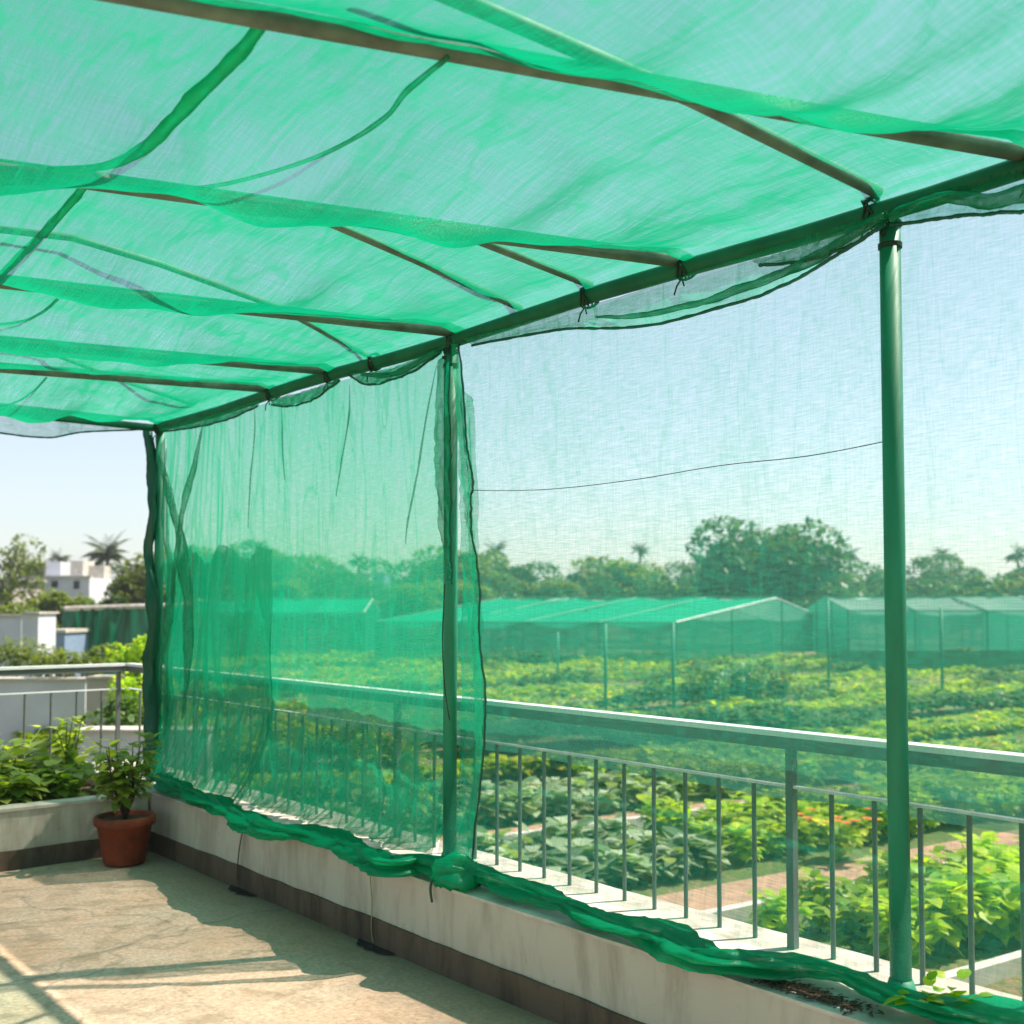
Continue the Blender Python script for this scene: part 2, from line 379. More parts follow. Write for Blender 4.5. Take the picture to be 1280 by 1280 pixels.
# ------------------------------------------------------------------ railings
def railing(name, label, A, B, posts, bals, seg_extra=None):
    A = Vector(A); B = Vector(B); L = (B - A).length; t = (B - A).normalized()
    r = empty(name, (A.x, A.y, .36), label, "railing")
    MB().beam(A + Vector((0,0,1.107)), B + Vector((0,0,1.107)), .052, .044).build("rail_shade_bar", m_bal, r)  # darker bar paints in the shaded side face of the rail
    MB().beam(A + Vector((0,0,1.139)), B + Vector((0,0,1.139)), .070, .020).build("top_rail", m_rail, r)  # pale cap paints in the rail's sunlit top
    MB().beam(A + Vector((0,0,.95)), B + Vector((0,0,.95)), .024, .009).build("mid_rail", m_rail, r)
    for s in posts:
        p = A + t * s; MB().box(p.x-.015, p.y-.015, .37, p.x+.015, p.y+.015, 1.088).build("rail_post", m_bal, r)
    for s in bals:
        p = A + t * s; MB().tube([(p.x, p.y, .372), (p.x, p.y, .942)], .009, 8).build("baluster", m_bal, r)
    return r
py = [2.465 + 2.51 * k for k in (-1, 0, 1, 2)]
by = []
for k in range(-3, 3):
    for q in range(1, 15):
        y = 2.465 + 2.51 * k + q * 2.51 / 15
        if -2 < y < 8.6: by.append(y)
railing("balcony_railing", "long grey metal railing on the parapet behind the green side net",
        (3.38, -2.2, 0), (3.38, 8.72, 0), [y + 2.2 for y in py], [y + 2.2 for y in by])
bx = [3.36 - .19 * k for k in range(1, 36)]
railing("planter_railing", "short-span grey metal railing with bars coloured dark as backlit behind the far planter trough",
        (-3.6, 8.73, 0), (3.345, 8.73, 0), [3.36 - 2.1 * k + 3.6 - .06 for k in range(0, 4)],
        [x + 3.6 for k, x in enumerate(bx) if (k + 1) % 11])

# dull green see-through strip outside the railing
MB().grid(240, 10, lambda i, j: (3.425 + .012*nz((i*60, j*2, 2)) , -2 + 8.0*i, .90 + .20*j + .015*nz((i*18, 0, 7))*(1-j))).build(
    "outer_rail_strip", net_strip, origin=(3.42, 0, .8), smooth=True, label="dull green see-through strip along the outside of the railing under its top rail", cat="net strip")

# ------------------------------------------------------------------ frame of the net house
PX, PZ = 3.21, 2.88
posts = [(-1.3, "green painted steel pole on the parapet, nearest of the poles"),
         (1.95, "thick green pole on the parapet at the right of the picture"),
         (4.31, "green pole in the middle wrapped with hanging net strips and knotted at its foot"),
         (7.80, "far green corner pole hidden in dark gathered net beside the potted plant")]
for y, lab in posts:
    o = empty("support_pole", (PX + .02, y, .378), lab, "pole", "green poles standing on the parapet")
    MB().tube([(PX+.02, y, .37), (PX+.02, y, 1.6), (PX + .02, y, PZ - .02)], .033, 20).build("shaft", m_post, o, smooth=True)
    if y > -1: MB().tube([(PX+.02, y, .376), (PX+.02, y, .40), (PX+.02, y, .43)], [.06, .046, .036], 20).build("base_collar", m_post, o, smooth=True)
MB().tube([(PX, -2.2 + k * .5, PZ + .010 * math.sin(k * 1.3)) for k in range(21)], .034, 16).build("edge_pipe", m_pipe, origin=(PX, 3, PZ), smooth=True,
    label="dark green pipe running along the top of the poles over the parapet", cat="pipe")
MB().tube([(PX, 7.8, PZ), (0, 7.8, PZ), (-3.5, 7.8, PZ)], .026, 12).build("far_pipe", m_pipe, origin=(0, 7.8, PZ), smooth=True,
    label="dark green cross pipe along the far edge of the net roof", cat="pipe")
ZR = PZ + .03
raf = []
def rafter(y_edge, x2, y2, lab, rad=.024):
    a = Vector((PX, y_edge, ZR)); b = Vector((x2, y2, ZR)); d = (b - a); e = a + d * ((-3.2 - a.x) / d.x)
    if rad: MB().tube([a + Vector((.05, 0, 0)), a.lerp(e, .3) - Vector((0, 0, .006)), a.lerp(e, .6), e], rad, 12).build("rafter_pipe", m_steel, origin=a, smooth=True,
        label=lab, cat="pipe", group="steel pipes carrying the roof net")
    raf.append((a, e)); return a, e
rafter(-2.1, 1, -1.5, "steel roof pipe behind the camera")
rafter(-.35, .95, .45, "steel roof pipe almost overhead, nearest the camera in the roof")
rafter(1.47, .95, 2.29, "steel roof pipe crossing the top of the picture under a thick green net fold")
rafter(2.80, .97, 3.51, "long steel roof pipe second from the top, with a pale joint sleeve at the left")
rafter(4.24, 1.31, 4.75, "steel roof pipe meeting the edge pipe at the middle pole")
rafter(5.40, 1.61, 5.84, "thin roof pipe just beyond the middle pole")
rafter(6.08, 1.79, 6.49, "roof pipe second from the far edge of the net roof")
raf.append((Vector((PX, 7.8, ZR)), Vector((-3.2, 7.8, ZR))))
a, e = raf[3]; q = at_z(128, 228, ZR)
MB().tube([q - (e-a).normalized()*.02, q + (e-a).normalized()*.02], .028, 14).build("pipe_sleeve", m_steel, origin=q, smooth=True,
    label="pale joint sleeve on the roof pipe at the left", cat="sleeve")
# diagonal braces between the roof pipes, lying on top of the edge pipe
braces = [([(1097,240),(865,124),(640,27),(480,-40)], .021, "brace pipe running up left from the right-hand pole top"),
          ([(738,356),(592,298),(566,286)], .017, "short brace pipe between the right and middle poles"),
          ([(650,385),(520,325),(405,275),(382,262)], .016, "brace pipe seen through the net left of the middle pole"),
          ([(462,446),(350,385),(200,330),(90,297),(-60,280)], .014, "bent thin brace pipe behind the middle of the net roof"),
          ([(240,505),(160,478),(60,440),(-60,425)], .013, "thin brace pipe near the far corner of the net roof")]
for pts, r_, lab in braces:
    P = [at_z(u, v, ZR + .03) for u, v in pts]
    MB().tube(P, r_, 10).build("brace_pipe", m_steel, origin=P[0], smooth=True, label=lab, cat="pipe", group="braces in the roof")

# ------------------------------------------------------------------ roof net
def panel(k, A, label, wrin0=.02, peak=1.7, lo=1.0):
    (a0, e0), (a1, e1) = raf[k], raf[k+1]; wrin = wrin0 * .6
    def f(s, t):
        s2 = s ** 1.15
        p = a0.lerp(e0, s2).lerp(a1.lerp(e1, s2), t)
        tt = t ** peak
        sag = A * math.sin(math.pi * min(1, tt)) * min(1, s * 5) * (.75 + .5 * nz((s * 9, t, k * 3.3)) + .35 * nz((s * 22, t * 2, k)))
        w_ = wrin * (nz((s * 26 + t * 7, t * 3.5 - s * 6, k * 5.1)) + .5 * nz((s * 60 + t * 18, t * 6, k * 2.2)))
        edge = math.sin(math.pi * t) ** .5 if 0 < t < 1 else 0
        dn = max(0, 1 - s * 40)
        return (p.x + .03 * dn, p.y + .02 * edge * nz((s * 20, t * 4, 9)), ZR + .030 - .045 * dn - sag + w_ * edge * lo)
    o = MB().grid(230, 46, f).build("roof_net", net_roof, origin=a0, smooth=True, label=label, cat="shade net", group="green net panels of the roof")
    def g(s, t):                          # doubled edge of the panel, folded back over the pipe
        wd = .07 + .05 * nz((s * 7, 1, k)) + .03 * nz((s * 19, 4, k))
        q = Vector(f(s, 1 - wd * t)); return (q.x, q.y, q.z - .012 * math.sin(math.pi * t) - .004 - .006 * abs(nz((s * 40, t * 3, k))))
    if k > 0: MB().grid(200, 6, g).build("folded_edge", net_fold, o, smooth=True)
    return o
panel(0, .12, "green roof net panel behind the camera")
panel(1, .24, "green roof net panel nearest the camera, glinting at the top right", .03, 3.0)
panel(2, .19, "widest bright aqua roof net panel, sagging under the upper roof pipes", .022, 3.2)
panel(3, .16, "roof net panel spanning between the right and middle poles", .02, 3.2)
panel(4, .145, "roof net panel just beyond the middle pole", .02, 2.8)
panel(5, .10, "narrow dense green roof net panel near the far corner", .015)
panel(6, .24, "farthest roof net panel, deep green, ending at the far cross pipe", .02, 1.8)

# rolled seams lying in the roof net
def rope(name, P, r0, mat, label, cat, group=None, n=60, jit=.35, flat=1.0, lump=10, nn=12, tw=9):
    P = [Vector(p) for p in P]
    cum = [0]
    for i in range(1, len(P)): cum.append(cum[-1] + (P[i]-P[i-1]).length)
    tot = cum[-1]
    def cr(s):
        d = s * tot; i = 0
        while i < len(P) - 2 and cum[i+1] < d: i += 1
        u = (d - cum[i]) / max(1e-6, cum[i+1] - cum[i])
        p0 = P[max(i-1, 0)]; p1 = P[i]; p2 = P[i+1]; p3 = P[min(i+2, len(P)-1)]
        return .5 * ((2*p1) + (p2-p0)*u + (2*p0-5*p1+4*p2-p3)*u*u + (3*p1-p0-3*p2+p3)*u**3), i, u
    D_ = (P[-1] - P[0]).normalized(); vert = abs(D_.z) > .7
    vs = []; fs = []
    for k in range(n + 1):
        s = k / n; c, i, u = cr(s); c2, _, _ = cr(min(1, s + .5/n)); c1, _, _ = cr(max(0, s - .5/n)); t = (c2 - c1).normalized()
        rr = r0[i] * (1-u) + r0[i+1] * u if isinstance(r0, (list, tuple)) else r0
        a = t.cross(Vector((0, 1, 0)) if vert else Vector((0, 0, 1)))
        a.normalize(); b = a.cross(t).normalized()
        for q in range(nn):
            th = 2*math.pi*q/nn
            r = rr * (1 + jit * (1.3 * nz((s*tot*lump, math.cos(th)*1.2, math.sin(th)*1.2), 1, 2)
                         + .9 * nz((s*tot*lump*.6, math.cos(th+tw*s*tot*.4)*1.9, math.sin(th+tw*s*tot*.4)*1.9), 1, 5)
                         - .8 * abs(nz((s*tot*lump*1.2, math.cos(th+tw*s*tot*.3)*3.6, math.sin(th+tw*s*tot*.3)*3.6), 1, 8)) - .35 * abs(nz((s*tot*lump*4, math.cos(th)*6, math.sin(th)*6), 1, 3))))
            vs.append(c + a * math.cos(th) * r + b * math.sin(th) * r * flat)
    for k in range(n):
        for q in range(nn):
            q2 = (q+1) % nn; fs.append((k*nn+q, k*nn+q2, (k+1)*nn+q2, (k+1)*nn+q))
    fs.append(tuple(range(nn))[::-1]); fs.append(tuple(range(n*nn, (n+1)*nn)))
    return MB().add(vs, fs).build(name, mat, origin=tuple(P[0]), smooth=True, label=label, cat=cat, group=group)
rope("net_roll", [at_z(u, v, ZR - .02 + (v-100)*-.0002) for u, v in ((332,25),(290,75),(240,125),(180,185),(130,208),(60,212))], [.014,.018,.02,.018,.012,.008], net_bunch,
     "thick rolled green seam crossing the roof net at the upper left", "net seam", n=60, jit=.2)
rope("net_roll", [at_z(u, v, ZR + .03) for u, v in ((106,232),(60,285),(0,345),(-40,385))], [.013,.015,.014,.012], net_bunch,
     "rolled green seam at the left edge below the upper roof pipe", "net seam", n=40, jit=.2)
rope("net_seam", [at_z(u, v, ZR - .03) for u, v in ((560,72),(510,112),(480,148),(420,185),(350,212),(270,232),(190,238))], [.006,.008,.007,.006,.006,.006,.006], net_fold,
     "thin dark seam curving across the widest roof net panel", "net seam", n=50, jit=.15)
rope("net_seam", [at_z(u, v, ZR - .02) for u, v in ((72,374),(50,392),(20,403),(-60,410))], .006, net_fold,
     "short dark cord sagging at the left edge of the roof", "net seam", n=24, jit=.15)
rope("net_seam", [at_z(u, v, ZR - .02) for u, v in ((58,472),(40,490),(10,506),(-60,516))], .006, net_fold,
     "small dark cord near the far edge of the roof at left", "net seam", n=24, jit=.15)

# ------------------------------------------------------------------ ribbons of net hanging from the pipe
def interp(L, s):
    s *= len(L) - 1; i = min(int(s), len(L) - 2); u = s - i
    p0 = L[max(i-1, 0)]; p1 = L[i]; p2 = L[i+1]; p3 = L[min(i+2, len(L)-1)]
    return .5 * ((2*p1) + (p2-p0)*u + (2*p0-5*p1+4*p2-p3)*u*u + (3*p1-p0-3*p2+p3)*u**3)
def ribbon(name, top, bot, mat, label, cat, group=None, plane=('x', PX - .03), nu=80, nv=10, wob=.018, hem=.006, hemmat=None, freq=40):
    f = {'x': at_x, 'y': at_y}[plane[0]]; c = plane[1]
    T = [f(u, v, c) for u, v in top]; B = [f(u, v, c) for u, v in bot]
    def g(i, j):
        p = interp(T, i).lerp(interp(B, i), j)
        d = wob * (nz((i*freq*.25, j*3, 1)) + .5*nz((i*freq, j*6, 8)))
        return (p.x + d, p.y, p.z) if plane[0] == 'x' else (p.x, p.y + d, p.z)
    o = MB().grid(nu, nv, g).build(name, mat, origin=T[0], smooth=True, label=label, cat=cat, group=group)
    if hem:
        pts = [g(k / nu, 1.0) for k in range(nu + 1)]
        MB().tube(pts, [hem * (1 + .4 * nz((k * .4, 0, 0))) for k in range(nu+1)], 6).build("hem", hemmat or net_hem, o, smooth=True)
    return o
GV = "loose net edges drooping below the edge pipe"
ribbon("hanging_net_edge", [(1330,185),(1280,205),(1190,236),(1115,258)], [(1330,255),(1280,264),(1200,270),(1112,282)], net_roof,
       "drooping net edge right of the right-hand pole top", "net edge", GV)
ribbon("hanging_net_edge", [(1110,262),(1000,298),(870,340),(740,380),(660,402),(580,424)], [(1100,284),(1020,335),(930,376),(800,408),(700,412),(590,432)], net_left,
       "long drooping net edge between the right and middle poles", "net edge", GV, nu=120)
ribbon("hanging_net_edge", [(1112,262),(1050,290),(1000,308),(940,326)], [(1108,280),(1060,308),(1010,325),(950,332)], net_fold,
       "small doubled net fold left of the right-hand pole top", "net edge", GV, plane=('x', PX - .045))
ribbon("hanging_net_edge", [(556,432),(530,444),(495,458),(462,466),(438,466)], [(552,440),(520,462),(480,478),(455,480),(436,468)], net_fold,
       "short net swag just left of the middle pole top", "net edge", GV)
ribbon("hanging_net_edge", [(425,472),(395,484),(360,494),(338,498)], [(425,476),(390,500),(360,508),(340,506)], net_fold,
       "small net swag halfway between the middle and far poles", "net edge", GV)
ribbon("hanging_net_edge", [(325,500),(290,510),(245,522),(200,532)], [(322,508),(285,524),(245,534),(200,540)], net_fold,
       "net swag next to the far corner pole top", "net edge", GV)
ribbon("hanging_net_edge", [(-60,503),(0,510),(60,518),(120,524),(185,531)], [(-60,530),(0,541),(60,547),(105,540),(182,537)], net_left,
       "grey green net edge drooping from the far cross pipe", "net edge", GV, plane=('y', 7.8))

for pts, rr, lab in (([(1106,270),(1060,296),(1010,326),(950,352),(880,376),(800,394),(745,396)], [.012,.016,.018,.014,.014,.010,.006], "twisted net fold running inside the long drooping net edge"),
                     ([(1300,236),(1240,250),(1180,246),(1130,262),(1112,272)], [.02,.022,.016,.016,.012], "twisted net fold right of the right-hand pole top"),
                     ([(545,440),(515,456),(488,468),(452,468)], [.010,.014,.014,.008], "twisted net fold in the swag left of the middle pole")):
    rope("hanging_net_fold", [at_x(u, v, PX - .05) for u, v in pts], rr, net_fold, lab, "net edge", GV, n=90, jit=.6, lump=7, nn=14, tw=5)
# weathered fixings on the poles
for y in (1.95, 4.31):
    mbb = MB()
    for z_ in (PZ - .05, PZ - .12): mbb.tube([(PX + .02, y, z_ - .008), (PX + .02, y, z_ + .008)], .038, 16)
    mbb.tube([(PX - .03, y, PZ - .085), (PX - .005, y, PZ - .085)], .008, 6)
    mbb.build("pole_clamp", m_tie, origin=(PX, y, PZ - .1), smooth=False, label="dark clamp bands at the top of the " + ("right-hand" if y < 3 else "middle") + " pole", cat="clamp", group="clamps on the pole tops")

# ------------------------------------------------------------------ side nets
NX = 3.275
def side(name, y0, y1, mat, label, folds, seed, ny=150, nzr=70, ztop=PZ - .02, zbot=.43, inward=.12, topwave=0):
    def f(i, j):
        y = y0 + (y1 - y0) * i; ztp = ztop + topwave * nz((i * 6, 0, seed)) ; z = zbot + (ztp - zbot) * j
        low = max(0, 1 - j * 2.6)
        amp = folds(i, j)
        d = amp * (math.sin(y * 9 + 4 * nz((y * 1.2, z * .9, seed)) ) * .4 + 1.3*nz((y * 5, z * 1.1, seed + 3)) + .5 * nz((y * 26 + z * 3, z * 1.6, seed + 5)))
        bow = .05 * math.sin(math.pi * i) * math.sin(math.pi * j)
        return (NX + bow * .6 - inward * low ** 2 + d, y + .02 * amp / .03 * nz((y * 6, z * 3, seed + 8)) * .3, z)
    return MB().grid(ny, nzr, f).build(name, mat, origin=(NX, y0, zbot), smooth=True, label=label, cat="shade net", group="green nets hung along the side")
side("side_net", -1.3, 1.95, net_right, "clear pale side net at the right edge, beyond the right-hand pole", lambda i, j: .004 + .012 * max(0, .3 - j), 1)
side("side_net", 1.95, 4.31, net_right, "flat see-through side net between the right and middle poles", lambda i, j: .004 + .02 * max(0, .3 - j) + .02 * max(0, j - .93), 2)
side("side_net", 4.31, 7.82, net_left, "greener creased side net between the middle and far poles",
     lambda i, j: .0025 + .05 * max(0, .36 - j) + .022 * i ** 3 + .03 * max(0, j - .9), 3, ny=260, nzr=90, inward=.16)
side("net_layer", 6.15, 7.82, net_fold, "dense folded net layer doubled over the side net in the far corner",
     lambda i, j: .03 + .03 * i + .03 * (1-j), 6, ny=180, ztop=1.95, zbot=.42, inward=.2, topwave=.1)
side("net_layer", 4.4, 6.4, net_left, "gathered lower layer of net above the parapet left of the middle pole",
     lambda i, j: .04 + .03 * i + .03 * (1-j), 8, ny=200, ztop=.86, zbot=.42, inward=.16, topwave=.7)
# loose gathered strands in the far bay
for k, (pts, rr, lab) in enumerate((
    ([(194,545),(206,600),(222,660),(232,720),(236,800),(228,900)], [.003,.02,.035,.04,.03,.004], "gathered net fold slanting down from the far pole top"),
    ([(254,530),(244,575),(232,620),(222,680),(214,760)], [.003,.016,.022,.02,.003], "narrow net pleat leaning against the far corner fold"),
    ([(208,560),(205,640),(214,740),(205,840),(210,960)], [.003,.02,.03,.03,.004], "upright net pleat beside the far pole"))):
    P = [at_x(u, v, NX - .06) for u, v in pts]
    rope("net_pleat", P, rr, net_left, lab, "net pleat", "gathered net pleats in the far corner", n=70, jit=.5, lump=4, nn=14, tw=4)
# thin vertical creases sewn into the far bay
for k, (pts, lab) in enumerate((([(546,455),(533,520),(522,590),(510,650),(507,680)], "long thin net crease left of the middle pole"),
                   ([(437,480),(436,520),(428,570),(420,620)], "faint net crease below the short swag"),
                   ([(318,505),(318,545),(313,600),(310,660)], "thin dark net crease under the net swags"),
                   ([(352,505),(353,560),(356,600)], "short dark net crease right of the far swag"))):
    rope("net_crease", [at_x(u, v, NX - .015) for u, v in pts], [.001] + [.005] * (len(pts) - 2) + [.002], net_left, lab, "net crease", n=30, jit=.3)

# dark gathered strip on the far pole
rope("gathered_net_edge", [at_x(u, v, PX - .04) for u, v in ((184,532),(188,570),(190,640),(186,700),(192,760),(187,840),(188,900),(194,960),(200,990))],
     [.032,.036,.036,.032,.044,.04,.055,.06,.05], net_hem, "dark green gathered net edge wrapped down the far corner pole", "net edge", n=140, jit=.45, lump=5, nn=14, tw=5)
# strips at the middle pole
ribbon("net_strip", [(548,450),(544,520),(543,580),(547,640),(556,700),(562,730)], [(562,440),(562,520),(563,580),(563,640),(564,700),(566,730)], net_fold,
       "pale see-through net strip on the left of the middle pole", "net strip", hem=.004, plane=('x', PX - .02))
ribbon("net_strip", [(565,430),(571,520),(577,585),(581,640),(588,700),(590,790),(592,880),(590,980),(560,1090)], [(574,430),(583,540),(590,600),(588,640),(596,700),(600,790),(607,880),(602,960),(590,1090)], net_fold,
       "twisting net strip with a dark edge right of the middle pole", "net strip", hem=.005, nu=140, wob=.02, plane=('x', PX - .045))
ribbon("net_strip", [(572,480),(573,560),(575,640),(577,760),(575,900),(566,1090)], [(592,500),(597,600),(598,700),(603,800),(604,920),(585,1090)], net_left,
       "wide thin net flap hanging behind the middle pole strip", "net strip", hem=0, nu=120, wob=.02, plane=('x', PX + .05))
for k, (pts, w_) in enumerate((([(556,730),(553,800),(556,860),(562,900)], 3),)):
    rope("tie_cord", [at_x(u, v, PX - .05) for u, v in pts], .003, m_tie, "thin dark cord looping left of the middle pole", "cord", n=20)

# rolled bottom of the nets along the parapet
def on_top(u, v, z=.43): return at_z(u, v, z)
roll_pts = [(200,970),(240,992),(285,1012),(330,1034),(380,1043),(430,1054),(480,1082),(520,1078),(560,1085)]
rope("net_bottom_roll", [on_top(u, v) for u, v in roll_pts], [.07,.085,.075,.09,.10,.075,.10,.08,.08], net_bunch,
     "bunched green net bottom lying on the parapet from the far corner to the middle pole", "net roll", "bunched bottoms of the side nets", n=380, jit=.75, flat=.36, lump=3.6, nn=40, tw=3)
roll_pts = [(560,1088),(600,1094),(650,1107),(710,1131),(770,1156),(830,1173),(880,1197),(940,1204),(1000,1204),(1060,1218),(1120,1246),(1180,1266),(1250,1275),(1330,1300)]
rope("net_bottom_roll", [on_top(u, v) for u, v in roll_pts], [.08,.075,.07,.07,.075,.09,.105,.09,.06,.045,.055,.08,.09,.10], net_bunch,
     "bunched green net bottom drooping over the parapet edge from the middle pole to the right", "net roll", "bunched bottoms of the side nets", n=520, jit=.75, flat=.36, lump=3.6, nn=40, tw=3)
rope("net_knot", [at_z(545, 1098, .40), at_z(560, 1088, .46), at_z(585, 1088, .46), at_z(600, 1100, .40)], [.03,.055,.06,.03], net_bunch,
     "fat knot of green net at the foot of the middle pole", "net knot", n=60, jit=.7, lump=9, nn=30)

# ties where the pipes meet
ties = [((PX, 1.47), "black tie at the rightmost pipe joint"), ((PX, 2.0), "wire tie at the top of the right-hand pole"),
        ((PX, 2.80), "black tie on the edge pipe between the right and middle poles, nearer the right pole"),
        ((PX, 3.33), "wire tie where the short brace meets the edge pipe"), ((PX, 4.26), "black tie at the top of the middle pole"),
        ((PX, 4.95), "wire tie just beyond the middle pole"), ((PX, 5.40), "dark tie on the edge pipe at the thin roof pipe"),
        ((PX, 6.08), "dark tie on the edge pipe at the second last roof pipe"), ((PX, 7.78), "dark bundle of ties at the far corner")]
for (x, y), lab in ties:
    mb = MB()
    for q in range(3):
        yy = y + (q - 1) * .013
        mb.tube([(x + .039*math.cos(a*math.pi/7), yy + .01*math.sin(a*1.3+q), PZ + .004 + .044*math.sin(a*math.pi/7)) for a in range(15)], .005, 6)
    mb.tube([(x-.02, y, PZ-.04), (x-.035, y+.012, PZ-.07), (x-.03, y+.03, PZ-.10)], .0035, 5)
    mb.tube([(x-.02, y, PZ-.04), (x-.03, y-.02, PZ-.075)], .0035, 5)
    mb.build("pipe_tie", m_tie, origin=(x, y, PZ), smooth=True, label=lab, cat="tie", group="ties at the pipe joints")
# cords
def cord(P, r_, mat, lab):
    rope("cord", P, r_, mat, lab, "cord", n=40, jit=.1, nn=6, tw=0)
cord([at_x(u, v, NX - .03) for u, v in ((590,613),(680,612),(790,600),(900,582),(1010,570),(1115,550))], .0018, m_blackcord, "thin dark cord strung across the clear side net at head height")
cord([at_x(u, v, 2.925) for u, v in ((308,1022),(302,1045),(298,1070),(296,1100))], .004, m_blackcord, "dark cord hanging down the parapet face near the far corner")
cord([at_x(u, v, 2.925) for u, v in ((462,1078),(463,1100),(465,1130),(464,1160),(466,1178))], .003, m_cord, "yellowish cord hanging down the parapet face left of the middle pole")
cord([at_x(u, v, 2.93) for u, v in ((542,1094),(538,1110),(540,1128))], .006, m_blackcord, "short dark tie end dangling under the knot at the middle pole")

# drain holes at the parapet foot: flat patches, recess shade put into dark colour
for (u, v), lab in (((305, 1112), "flat dark patch for the drain hole at the foot of the parapet nearer the corner"), ((455, 1186), "flat dark patch for the drain hole at the foot of the parapet nearer the camera")):
    p = at_z(u, v, .01)
    MB().grid(16, 4, lambda i, j: (2.935 - (.01 + .05*math.sin(math.pi*i)**.5 * (1 + .5*nz((i*6, 0, p.y)))) * (1-j), p.y - .15 + .30*i, .0095)).build("drain_hole", m_dark, origin=p, label=lab, cat="drain", group="drains at the parapet foot")

# ------------------------------------------------------------------ potted plant
pc = Vector((2.67, 6.92, 0))
pot = empty("plant_pot", pc, "terracotta pot holding a small bushy plant in the terrace corner", "plant pot")
MB().lathe([(.0,.01),(.118,.01),(.125,.02),(.165,.245),(.178,.246),(.186,.262),(.186,.295),(.178,.302),(.160,.300),(.156,.27),(.0,.27)], pc, 40).build("pot_body", m_terra, pot, smooth=True)
MB().grid(12, 12, lambda i, j: (pc.x + .155*(i-.5)*2*math.sqrt(max(0,1-((j-.5)*2)**2/2)), pc.y + .155*(j-.5)*2*math.sqrt(max(0,1-((i-.5)*2)**2/2)), .275 + .012*nz((i*9, j*9, 0)))).build("potting_soil", m_soil, pot, smooth=True)
def bush_parts(mbs, mbl, base, H, Rr, nst, leaves, L, rng, up=.9, wr=.7):
    for k in range(nst):
        a = rng.uniform(0, 6.28); lean = rng.uniform(.05, Rr)
        tip = base + Vector((math.cos(a)*lean, math.sin(a)*lean, H * rng.uniform(.6, 1)))
        mid = base.lerp(tip, .5) + Vector((rng.uniform(-.03,.03), rng.uniform(-.03,.03), .02))
        pts = [base, mid, tip]; mbs.tube(pts, [.008, .006, .003], 5)
        for q in range(leaves):
            t = rng.uniform(.3, 1.02); p = base.lerp(mid, t*2) if t < .5 else mid.lerp(tip, min(1, t*2-1))
            b = rng.uniform(0, 6.28); d = Vector((math.cos(b), math.sin(b), rng.uniform(-.45, up)))
            st = rng.uniform(.02, .07); mbl.leaf(p + d*st, d, Vector((0,0,1)), L*rng.uniform(.6,1.15), L*wr*rng.uniform(.7,1.1), rng.uniform(.1,.6))
rng = random.Random(3)
s_, l_ = MB(), MB(); bush_parts(s_, l_, pc + Vector((0,0,.27)), .50, .24, 13, 26, .09, rng)
pp = empty("potted_plant", pc + Vector((0,0,.27)), "small bushy green plant with a woody stem growing in the terracotta pot", "plant")
s_.build("stem", m_trunk, pp, smooth=True); l_.build("foliage", lf_near, pp, smooth=True)

# vegetables in the planter
def veg_proto(name, label, cat, group, H, Rr, nst, leaves, L, mat, seed, wr=.8, up=.9):
    rng = random.Random(seed); s_, l_ = MB(), MB(); bush_parts(s_, l_, Vector((0,0,0)), H, Rr, nst, leaves, L, rng, up, wr)
    o = empty(name, (0,0,0), label, cat, group); s_.build("stem", m_stem, o); l_.build("foliage", mat, o, smooth=True); return o
def scatter(proto, spots, rng, smin=.8, smax=1.2):
    for i, (x, y, z) in enumerate(spots):
        o = proto if i == 0 else copy_tree(proto)
        s = rng.uniform(smin, smax); o.location = (x, y, z); o.rotation_euler = (0, 0, rng.uniform(0, 6.28)); o.scale = (s, s, s * rng.uniform(.85, 1.15))
rng = random.Random(21)
GP = "leafy vegetables in the planter trough"
pv = [veg_proto("vegetable_plant", "low leafy green vegetable plant in the soil of the far planter trough", "plant", GP, .28, .24, 10, 11, .12, lf_near, 31 + k) for k in range(2)]
spots = [[], []]
for k in range(34):
    x = 2.62 - (k // 2) * .27 + rng.uniform(-.06, .06); y = 7.6 + (k % 2) * .5 + rng.uniform(-.08, .08)
    if x > -2.4: spots[k % 2].append((x, y, .29))
for p, s in zip(pv, spots): scatter(p, s, rng)
tall = veg_proto("tall_vegetable_plant", "taller leafy plant rising above the others in the planter trough", "plant", None, .62, .12, 5, 12, .09, lf_near, 50)
scatter(tall, [(2.72, 8.15, .3)], rng, 1, 1)
vine = veg_proto("vine_plant", "spreading broad-leafed plant against the far railing at the left", "plant", None, .42, .5, 9, 9, .13, lf_near, 51)
scatter(vine, [(2.35, 8.4, .34)], rng, 1, 1)

# dry litter on the coping and a small weed
rl = random.Random(77); mbl = MB()
for k in range(420):
    p = at_z(rl.uniform(930, 1120), 1232, .381); x = rl.gauss(3.02, .028); 
    if not 2.955 < x < 3.1: continue
    y = p.y + rl.uniform(-.12, .12); a_ = rl.uniform(0, 6.28)
    mbl.leaf(Vector((x, y, .384 + rl.uniform(0, .006))), Vector((math.cos(a_), math.sin(a_), rl.uniform(-.05, .15))), Vector((0,0,1)), rl.uniform(.01, .035), .012, .2, 2)
mbl.build("leaf_litter", m_soil, label="dry brown leaf litter on the parapet top near the right-hand pole", cat="litter", kind="stuff")
wb = at_z(1175, 1275, .38); ws, wl = MB(), MB(); bush_parts(ws, wl, wb, .07, .09, 5, 7, .06, rl)
we = empty("weed", wb, "small yellow green weed on the parapet under the net at the bottom right", "plant"); ws.build("stem", m_stem, we); wl.build("foliage", lf_bright, we)

